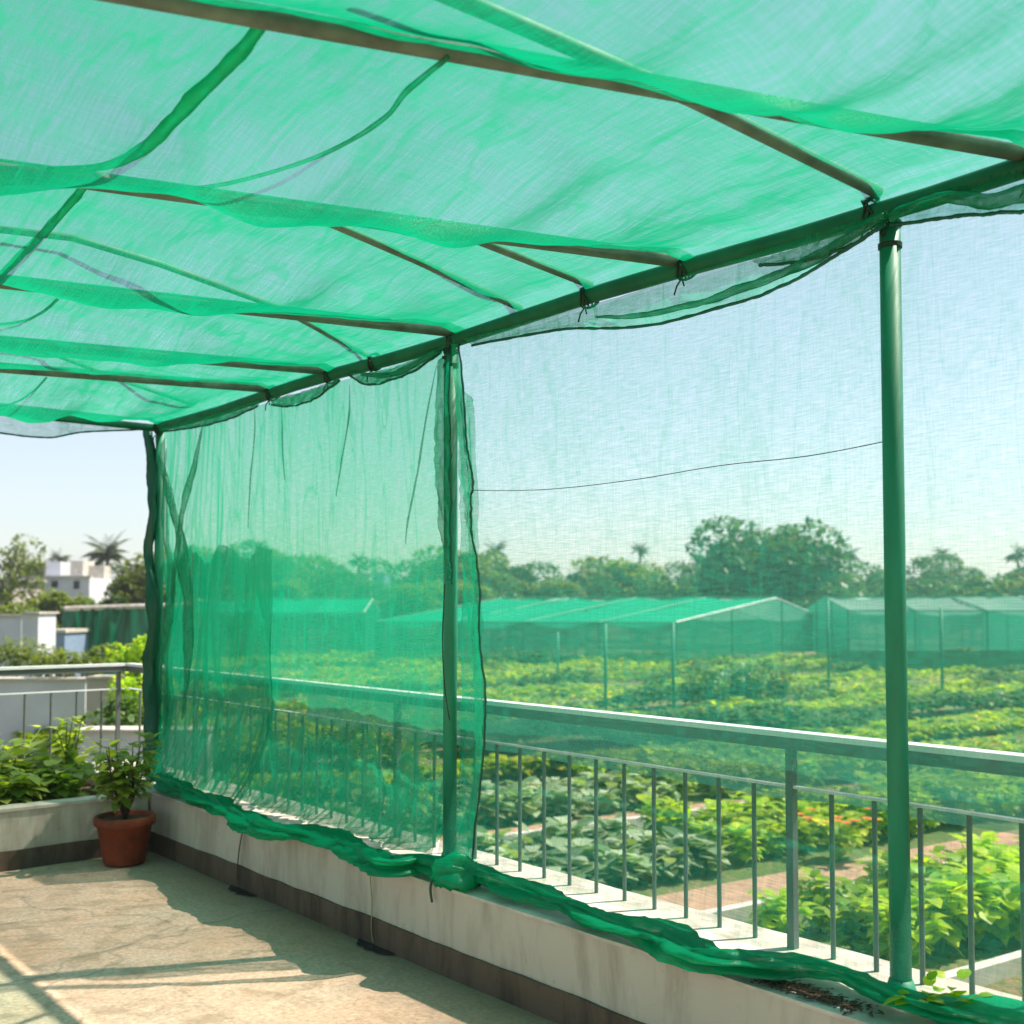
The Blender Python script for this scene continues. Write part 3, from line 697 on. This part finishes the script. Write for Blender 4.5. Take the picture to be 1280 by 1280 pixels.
# ------------------------------------------------------------------ field vegetables
rng = random.Random(5)
def row_spots(y0s, x0, x1, dx, jit=.1, cond=None):
    out = []
    for y0 in y0s:
        x = x0 + rng.uniform(0, dx)
        while x < x1:
            y = bed_y(y0, x) + rng.uniform(-jit, jit)
            if (cond is None or cond(x, y)): out.append((x, y, GZ))
            x += dx * rng.uniform(.85, 1.2)
    return out
A1 = veg_proto("field_vegetable", "bright yellow green leafy vegetable in the bed closest to the terrace", "plant", "bright vegetables of the nearest bed", .5, .3, 13, 12, .17, lf_bright, 61, .85)
scatter(A1, row_spots((5.15, 5.7, 6.2), 8.2, 17, .5) + row_spots((2.4, 3.0, 3.9), 8.4, 14, .55), rng)
A2 = veg_proto("field_vegetable", "bright green leafy vegetable in the second bed, beyond the brown path", "plant", "bright vegetables of the second bed", .48, .3, 13, 12, .16, lf_bright, 62, .85)
scatter(A2, row_spots((8.7, 9.3, 9.9), 10.2, 18, .52), rng)
A3 = veg_proto("cabbage_plant", "pale broad-leafed cabbage plant in the beds behind the middle pole", "plant", "pale cabbages", .36, .3, 10, 9, .24, lf_pale, 63, .9)
scatter(A3, row_spots((8.6, 9.3, 10.0), 7.6, 10.2, .5) + row_spots((12.2, 12.9, 13.6), 7.5, 13, .6), rng)
A4 = veg_proto("field_vegetable", "mid green vegetable in the third bed, right of the pale cabbages", "plant", "vegetables of the third bed", .45, .3, 12, 12, .17, lf_crop, 64, .8)
scatter(A4, row_spots((12.2, 12.9, 13.6, 14.4), 13, 20, .6), rng)
# flowering plants
def flowering(loc, mat, label, H=1.2, nf=8, seed=1):
    rr = random.Random(seed); s_, l_, f_ = MB(), MB(), MB(); b = Vector(loc)
    bush_parts(s_, l_, b, H, .4, 8, 16, .16, rr)
    for k in range(nf):
        c = b + Vector((rr.uniform(-.35,.35), rr.uniform(-.35,.35), H*rr.uniform(.8,1.08)))
        for q in range(9):
            a = q*.7; f_.leaf(c, Vector((math.cos(a), math.sin(a), .3)), Vector((0,0,1)), .075, .05, .1, 2)
    o = empty("flowering_plant", b, label, "plant"); s_.build("stem", m_stem, o); l_.build("foliage", lf_crop, o, smooth=True); f_.build("flower", mat, o)
flowering(at_z(455, 1030, GZ), m_yel, "tall plant with yellow flowers behind the railing left of the middle pole", 1.75, 9, 1)
flowering(at_z(520, 1040, GZ), m_ora, "plant with orange flowers just left of the middle pole", 1.5, 7, 2)
flowering(at_z(1050, 1075, GZ), m_ora, "low plant with orange red blooms in the second bed", .55, 12, 3)

# distant crops: one mass of foliage
rng = random.Random(9); mb = MB(); mbd = MB(); UP = Vector((0,0,1))
cnt = 0
while cnt < 95000:
    v = rng.uniform(820, 1110); u = rng.uniform(-80, 1420)
    p = at_z(u, v, GZ); D = p.x*math.sin(R(YAW)) + p.y*math.cos(R(YAW))
    if D > 66: continue
    yb = p.y + .12 * (p.x - 8)
    if p.x < 19 and yb < 15: continue
    if p.x < 7: continue
    ph = (yb * .36) % 1.0
    if ph < .30 + .3 * nz((p.x, p.y, 0), .3): continue
    ri = int(yb * .36) % 5; dark = ri == 1 or (ri == 3 and nz((p.x, 0, yb // 3), .08) > .1)
    if ri == 4 and rng.random() > .15 + .9 * max(0, nz((p.x, p.y, 9), .25)): continue
    hN = .5 + nz((p.x, p.y, 0), .35) + .5 * nz((p.x, p.y, 3), 1.5)
    if hN < .12: continue
    H = max(.06, .15 + .42 * hN * max(.1, math.sin(math.pi * (ph - .17) / .83))) * (1.5 if dark else .85); z = GZ + H * rng.uniform(.3, 1) ** .6
    L = (.10 + .0038 * D) * rng.uniform(.6, 1.2); a = rng.uniform(0, 6.28)
    d = Vector((math.cos(a), math.sin(a), rng.uniform(-.2, .9)))
    (mbd if dark else mb).leaf(Vector((p.x, p.y, z)), d, UP, L, L * .8, .4, 2, .2); cnt += 1
mb.build("crop_rows", lf_crop, smooth=True, label="rows of green crops filling the field as far as the shade houses", cat="crops", kind="stuff")

mbd.build("tall_crop_rows", lf_tree, smooth=True, label="taller dark green rows among the bright crops of the field", cat="crops", kind="stuff")

# ------------------------------------------------------------------ trees and shrubs
def crown_mb(rr, rx, rz, nleaf, L, lobes=9, c0=Vector((0,0,0)), gap=.0):
    mb = MB(); C = []
    for k in range(lobes):
        a = rr.uniform(0, 6.28); q = rr.uniform(.2, .75)
        C.append((c0 + Vector((math.cos(a)*rx*q, math.sin(a)*rx*q, rr.uniform(-.5, .62)*rz)), rr.uniform(.28, .5)))
    per = nleaf // lobes
    for c, s in C:
        for k in range(per):
            while True:
                d = Vector((rr.uniform(-1,1), rr.uniform(-1,1), rr.uniform(-1,1)))
                if .01 < d.length < 1: break
            d = d.normalized() * d.length ** .35
            p = c + Vector((d.x*rx*s, d.y*rx*s, d.z*rz*s*1.1))
            if nz(p, 2.2 / max(rx, .5) * 1.5, 4) < gap - .35: continue
            a = Vector((rr.uniform(-1,1), rr.uniform(-1,1), rr.uniform(-.6,.8)))
            mb.leaf(p, a, UP, L*rr.uniform(.6,1.2), L*.7, .3, 2, .2)
    return mb, C
def tree_proto(seed, H, rx, rz, nleaf, L, mat, trunk_r=.18, lobes=10, name="tree", label="", group=None, gap=0, cat="tree"):
    rr = random.Random(seed); cz = H - rz; c0 = Vector((0,0,cz))
    mb, C = crown_mb(rr, rx, rz, nleaf, L, lobes, c0, gap)
    o = empty(name, (0,0,0), label, cat, group)
    t = MB(); fork = Vector((.1, 0, cz - rz*.6 if cz - rz*.6 > .3 else .3))
    t.tube([Vector((0,0,-.1)), fork*.5 + Vector((.05,.04,0)), fork], [trunk_r*1.3, trunk_r, trunk_r*.8], 9)
    for c, s in C[:8]:
        t.tube([fork, fork.lerp(c, .5) + Vector((0,0,.1*rz)), c], [trunk_r*.6, trunk_r*.35, trunk_r*.12], 6)
    t.build("trunk", m_trunk, o, smooth=True); mb.build("crown", mat, o, smooth=True)
    return o
def place(o, u, D, s=1, rz=0, vb=None, sz=None, z=GZ):
    p = at_d(u, 757, D); o.location = (p.x, p.y, z); o.scale = (s, s, sz or s); o.rotation_euler = (0, 0, rz)
def top_h(v, D): return O.z + (757 - v) * D / FPX - GZ        # height above the field for a picture height at distance D
rt = random.Random(13)
TA = tree_proto(101, 7, 3.4, 2.9, 6500, .42, lf_far, .2, 12, label="rounded green tree in the far tree line beyond the shade houses", group="trees of the far tree line")
TB = tree_proto(102, 7, 2.8, 3.1, 6000, .42, lf_tree, .2, 11, label="darker green tree in the far tree line beyond the shade houses", group="trees of the far tree line")
TC = tree_proto(103, 7, 3.8, 2.6, 6500, .42, lf_treel, .2, 13, label="lighter olive green tree in the far tree line beyond the shade houses", group="trees of the far tree line")
line = []
for k in range(34):
    u = -180 + k * 46 + rt.uniform(-14, 14); D = rt.uniform(95, 130); v = rt.uniform(693, 712)
    if 240 < u < 330: v = 680
    if 330 < u < 420: v = 686
    if 520 < u < 600: v = 682
    if 130 < u < 240: v = 706
    if -200 < u < 130: v = 712
    line.append((u, D, v))
for k in range(26): line.append((-150 + k * 60 + rt.uniform(-20, 20), rt.uniform(78, 92), rt.uniform(715, 728)))
used = {}
for k, (u, D, v) in enumerate(line):
    pr = (TA, TB, TC)[rt.choice((0, 0, 1, 2, 1))]
    o = pr if pr.name not in used else copy_tree(pr); used[pr.name] = 1
    h = top_h(v, D) / 7; place(o, u, D, h * rt.uniform(1.0, 1.35), rt.uniform(0, 6.28), sz=h)
big = tree_proto(110, 8.2, 6.2, 3.7, 26000, .5, lf_tree, .35, 34, label="large spreading dark green tree with a flat crown behind the shade houses", name="large_tree")
D = 82; h = top_h(657, D) / 8.2; place(big, 958, D, h * .93, .4, sz=h)
airy = tree_proto(111, 7, 3.2, 2.3, 3200, .3, lf_treel, .16, 9, label="airy light green tree at the left edge above the houses", gap=.35, name="airy_tree")
D = 60; h = top_h(666, D) / 7; place(airy, 8, D, h * .85, 1, sz=h)
for k, (u, D, v, s, mt, lab) in enumerate((
      (192, 52, 694, .75, lf_treel, "large sunlit green bush tree next to the far corner pole"),
      (84, 50, 735, .7, lf_treel, "broad bush in front of the white houses"),
      (128, 48, 742, .5, lf_tree, "dark bush behind the green netted fence"),
      (20, 46, 750, .8, lf_treel, "low bush above the grey wall at the left edge"))):
    H = top_h(v, D); t = tree_proto(120 + k, H, H*.42*s+.6, H*.46, 7000, .26, mt, .12, 14, name="bush_tree", label=lab); place(t, u, D)
def shrub(u, v, D, rx, rz, mat, lab, seed, z=None, L=.12, n=900):
    p = at_d(u, v, D); rr = random.Random(seed); mb, C = crown_mb(rr, rx, rz, n, L, 8, Vector((0,0,p.z-GZ)))
    o = empty("shrub", (p.x, p.y, GZ), lab, "shrub"); t = MB()
    for c, s in C[:5]: t.tube([Vector((0,0,0)), c*.5, c], [.04,.03,.012], 5)
    for m_ in (mb, t): m_.v = [(a+p.x, b+p.y, c+GZ) for a, b, c in m_.v]
    t.build("stem", m_trunk, o); mb.build("foliage", mat, o, smooth=True)
shrub(40, 822, 26, 1.2, .55, lf_treel, "low sunlit shrub just above the planter railing at left", 201, n=1400)
shrub(92, 826, 24, .9, .5, lf_treel, "low shrub above the planter railing, beside the netted fence", 202, n=1100)
shrub(168, 822, 22, .55, .5, lf_crop, "pale brownish shrub in front of the green netted fence", 203)
shrub(172, 875, 20, .7, .8, lf_crop, "yellow green shrub seen through the planter railing at its right end", 204, n=1300)
shrub(150, 905, 17, .6, .4, lf_tree, "dark low shrub behind the planter railing", 205)
shrub(905, 862, 31, 1.3, .85, lf_tree, "dark tall clump of plants in the middle of the field", 206, n=1800, L=.16)
shrub(960, 858, 33, 1.1, .85, lf_treel, "lighter clump of plants beside the dark clump in the field", 207, n=1500, L=.16)
# palms
def palm(u, vc, D, Lf, lab, seed, mat=lf_palm):
    p = at_d(u, vc, D); rr = random.Random(seed); o = empty("palm_tree", (p.x, p.y, GZ), lab, "palm tree")
    MB().tube([(p.x+.2, p.y, GZ-.1), (p.x+.1, p.y, (GZ+p.z)/2), (p.x, p.y, p.z)], [.2, .15, .13], 9).build("trunk", m_palmtr, o, smooth=True)
    fr = MB()
    for k in range(26):
        a = k * 2.4 + rr.uniform(-.2,.2); e = rr.uniform(-.35, 1.25); L = Lf * rr.uniform(.8, 1.1)
        d = Vector((math.cos(a)*math.cos(e), math.sin(a)*math.cos(e), math.sin(e))); c = p.copy(); pts = [c.copy()]
        for q in range(10):
            c = c + d * (L/10); d = (d + Vector((0,0,-.13))).normalized(); pts.append(c.copy())
        fr.tube(pts, [.03*(1-q/12) for q in range(11)], 4)
        for q in range(1, 11):
            t = (pts[q]-pts[q-1]).normalized(); sd2 = t.cross(UP).normalized()
            for sgn in (-1, 1):
                for hh in (0, .5):
                    fr.leaf(pts[q-1].lerp(pts[q], hh), t*.7 + sd2*sgn + Vector((0,0,-.35)), UP, Lf*.26*math.sin(math.pi*min(.97, q/11+.12)), Lf*.06, .3, 2)
    fr.build("crown", mat, o, smooth=True)
palm(134, 692, 85, 2.3, "coconut palm with drooping fronds above the white houses at the left", 1)
palm(620, 690, 112, 1.9, "palm rising out of the tree line just right of the middle pole", 2)
palm(800, 688, 120, 1.4, "small palm standing above the tree line left of the large tree", 3)
palm(1062, 694, 120, 1.6, "small palm in the tree line just left of the right-hand pole", 4)
palm(1178, 694, 125, 1.6, "palm in the tree line just right of the right-hand pole", 5)
palm(1272, 692, 120, 1.8, "palm in the tree line at the right edge", 6)
palm(74, 698, 130, 1.7, "faint distant palm above the white house", 7)
palm(448, 700, 130, 1.6, "faint palm in the tree line seen through the creased net", 8)

# ------------------------------------------------------------------ buildings and walls
VX = Vector((math.cos(R(YAW)), -math.sin(R(YAW)), 0)); VY = Vector((math.sin(R(YAW)), math.cos(R(YAW)), 0))
def vbox(mb, u0, u1, v0, v1, D, dep):
    """upright block: picture extent at distance D, real depth dep"""
    a = at_d(u0, v0, D); b = at_d(u1, v0, D); z1 = a.z; z0 = at_d(u0, v1, D).z if v1 else GZ
    vs = [(*(p + VY*q).to_2d(), z) for z in (z0, z1) for p, q in ((a, 0), (b, 0), (b, dep), (a, dep))]
    return mb.add(vs, [(0,3,2,1),(4,5,6,7),(0,1,5,4),(1,2,6,5),(2,3,7,6),(3,0,4,7)])
def ebase(u, D): p = at_d(u, 757, D); return (p.x, p.y, GZ)
h1 = empty("house", ebase(70, 72), "white flat-roofed house with stacked roof blocks left of the palm", "house")
h1w = vbox(MB(), 14, 112, 722, None, 72, 4).build("wall", m_white, h1)
vbox(MB(), 57, 76, 702, 722, 74, 2).build("roof_block", m_white, h1)
vbox(MB(), 88, 104, 701, 722, 74, 2).build("roof_block", m_cap, h1)
vbox(MB(), 108, 130, 707, 735, 75, 1.2).build("roof_block", m_cap, h1)
vbox(MB(), 28, 56, 708, 720, 75, 2).build("roof_room", m_beige, h1)
vbox(MB(), 26, 58, 703, 707, 74.5, 5).build("tiled_roof", m_tile, h1)
vbox(MB(), 30, 52, 709, 719, 74.9, .2).build("window", m_dark, h1)
vbox(MB(), 78, 86, 704, 720, 76, 2).build("water_tank", m_grey, h1)
vbox(MB(), 12, 114, 719.5, 722, 71.8, .25).build("roof_parapet", m_cap, h1)
vbox(MB(), 64, 72, 726, 734, 71.95, .1).build("window", m_dark, h1w)
vbox(MB(), 92, 99, 726, 736, 71.95, .1).build("window", m_dark, h1w)
vbox(MB(), 16, 36, 733, 744, 71.95, .1).build("window", m_dark, h1w)
h2 = empty("house", ebase(-40, 66), "beige low house at the left edge behind the bushes", "house")
h2w = vbox(MB(), -110, 16, 726, None, 66, 4).build("wall", m_beige, h2); vbox(MB(), -114, 20, 723, 726, 65.8, 4.4).build("roof", m_grey, h2)
vbox(MB(), -8, 6, 736, 748, 65.9, .2).build("window", m_dark, h2w)
def wall(u0, u1, v0, D, dep, mat, lab, capv=2.2):
    o = empty("garden_wall", ebase(u0, D), lab, "wall")
    vbox(MB(), u0, u1, v0 + capv, None, D, dep).build("wall_body", mat, o); vbox(MB(), u0 - 1, u1 + 1, v0, v0 + capv, D - .1, dep + .2).build("coping", m_cap, o)
wall(-60, 27, 768, 33, .4, m_white, "tall pale wall at the left edge beyond the shrubs")
wall(27.5, 48, 765, 31, 1.2, m_white, "white wall pier at the end of the tall pale wall")
wall(52, 81, 787, 36, 2, m_bluew, "small blue painted block with a white top beside the netted fence", 4)
wall(-80, 107, 848, 23, .3, m_white, "long white wall seen through the planter railing")
wall(108, 146, 846, 22, .4, m_beige, "beige wall panel seen through the planter railing")
wall(96, 260, 912, 15, .25, m_white, "low white wall close behind the planter railing")
wall(655, 731, 735, 88, 6, m_white, "long low white building roof in front of the tree line", 1)
wall(440, 480, 716, 92, 5, m_bluew, "small pale blue building in the trees seen through the creased net", 1)
wall(452, 462, 719, 90, 5, m_cap, "tiny white building in the trees left of the middle pole", 1)
# netted fence on the left
nf = empty("netted_fence", ebase(130, 38), "dark green netted fence with a white top strip left of the far pole", "fence")
a = at_d(81, 762, 38); b = at_d(240, 757, 38)
MB().grid(120, 14, lambda i, j: tuple((a.lerp(b, i) + VY * (.10*math.sin(i*46 + 9*nz((i*5, j, 2))) + .12*nz((i*14, j*2, 1)))).to_2d()) + (GZ + (a.lerp(b, i).z - GZ) * j + .04*nz((i*9, 0, 4))*j,)).build("netting", net_fardark, nf, smooth=True)
MB().tube([a.lerp(b, k/12) + Vector((0,0,.03 + .03*nz((k, 1, 1)))) for k in range(13)], .09, 8).build("top_strip", m_cap, nf)
for k in range(5):
    p = a.lerp(b, k/4); MB().tube([(p.x, p.y+.1, GZ), (p.x, p.y+.1, p.z)], .04, 6).build("fence_post", m_post, nf)

# ------------------------------------------------------------------ shade houses
def shade_house(lab, F, u_dir_end, ridge_off, depth_v, He, Hr, nb, roof_mat, wall_mat):
    """F: front corner (x,y); long axis vector Lv; gable vector Wv"""
    Lv, Wv = u_dir_end, depth_v
    o = empty("shade_house", (F.x, F.y, GZ), lab, "shade house", None)
    def P(l, w_, h): q = F + Lv*l + Wv*w_; return Vector((q.x, q.y, GZ + h))
    def prof(w_): return He + (Hr - He) * (1 - abs(w_ - ridge_off) / (ridge_off if w_ < ridge_off else 1 - ridge_off))
    for (w0, w1), nm in (((0, ridge_off), "roof_net"), ((ridge_off, 1), "roof_net")):
        MB().grid(nb*8, 8, lambda i, j: P(i, w0+(w1-w0)*j, prof(w0+(w1-w0)*j) - .30*abs(math.sin(math.pi*i*nb))**.8*math.sin(math.pi*(.08+j*.84)) - (.18*math.sin(math.pi*((i*nb) % 1)) if (w0 == 0 and j == 0) else 0) + .16*nz((i*11, j*2.5, He)) + .05*nz((i*40, j*5, 2)))).build(nm, net_pale if w0 > 0 else roof_mat, o, smooth=True)
    for w_ in (0, 1):
        MB().grid(nb*8, 6, lambda i, j: P(i, w_, .35 + (He - .4)*j) + VY*(.05*nz((i*60, j*2, w_)))).build("side_net", wall_mat, o, smooth=True)
    for l in (0, 1):
        MB().grid(16, 6, lambda i, j: P(l, i, .35 + (prof(i) - .38)*j)).build("end_net", wall_mat, o, smooth=True)
    for k in range(nb + 1):
        for w_ in (0, .33, .66, 1):
            MB().tube([P(k/nb, w_, 0), P(k/nb, w_, prof(w_))], .045, 6).build("post", m_post, o)
        MB().tube([P(k/nb, w_, prof(w_) + .02) for w_ in (0, ridge_off*.5, ridge_off, (1+ridge_off)/2, 1)], .04, 6).build("hoop", m_rail if k == 0 else m_post, o)
    MB().tube([P(0, ridge_off, Hr+.03), P(1, ridge_off, Hr+.03)], .04, 6).build("ridge_pipe", m_post, o)
    for w_ in (0, 1): MB().tube([P(0, w_, He), P(1, w_, He)], .04, 6).build("eave_pipe", m_post, o)
def flat(p): return Vector((p.x, p.y, 0))
F = flat(at_d(845, 757, 56)); B = flat(at_d(1035, 757, 66)); Lf = flat(at_d(470, 757, 58)) - F
shade_house("long green shade house with a sagging ridged roof in the middle of the field", F, Lf, .62, B - F, 2.16, 3.42, 4, net_far, net_farwall)
F = flat(at_d(1165, 757, 60)); B = flat(at_d(1330, 757, 60)); 
shade_house("second green shade house at the right, partly behind the right-hand pole", flat(at_d(1330, 757, 52)), flat(at_d(1060, 757, 58)) - flat(at_d(1330, 757, 52)), .5, VY*9, 2.75, 3.45, 3, net_pale, net_farwall)
shade_house("far low green shade house at the left seen through the creased net", flat(at_d(455, 757, 64)), flat(at_d(150, 757, 60)) - flat(at_d(455, 757, 64)), .5, VY*8, 2.6, 3.4, 5, net_far, net_farwall)
MB().grid(60, 4, lambda i, j: tuple(flat(at_d(1037 + 330*i, 757, 49)).to_2d()) + (GZ + .1 + .95*j + .05*nz((i*12, 0, 1)),)).build("low_net_fence", net_fardark, origin=ebase(1037, 49),
    smooth=True, label="low dark green net fence in front of the right-hand shade house", cat="fence")
for u, v0, v1, lab in ((757, 780, 893, "thin green field pole left of the shade house corner"), (842, 778, 900, "thin green field pole under the shade house corner"),
                  (1036, 750, 868, "thin green field pole between the two shade houses"), (1178, 760, 868, "thin green field pole right of the right-hand pole"), (697, 790, 862, "short green field pole nearest the middle pole")):
    p = at_z(u, v1, GZ); D = p.x*VY.x + p.y*VY.y
    mbp = MB().tube([(p.x, p.y, GZ-.05), (p.x, p.y, at_d(u, v0, D).z)], .05, 8); mbp.build("field_pole", m_post, origin=(p.x, p.y, GZ), smooth=True, label=lab, cat="pole", group="thin poles standing in the field")

# ------------------------------------------------------------------ hazy air
hm = bpy.data.materials.new("haze"); hm.use_nodes = True; ht = hm.node_tree
for n_ in list(ht.nodes): ht.nodes.remove(n_)
ho = ht.nodes.new("ShaderNodeOutputMaterial"); pv_ = ht.nodes.new("ShaderNodeVolumePrincipled")
pv_.inputs['Color'].default_value = (.90, .94, 1, 1); pv_.inputs['Density'].default_value = .0008; pv_.inputs['Anisotropy'].default_value = .3
ht.links.new(pv_.outputs[0], ho.inputs['Volume'])
MB().box(-410, -510, GZ - 1, 1010, 1010, 13).build("haze", hm, kind="stuff")
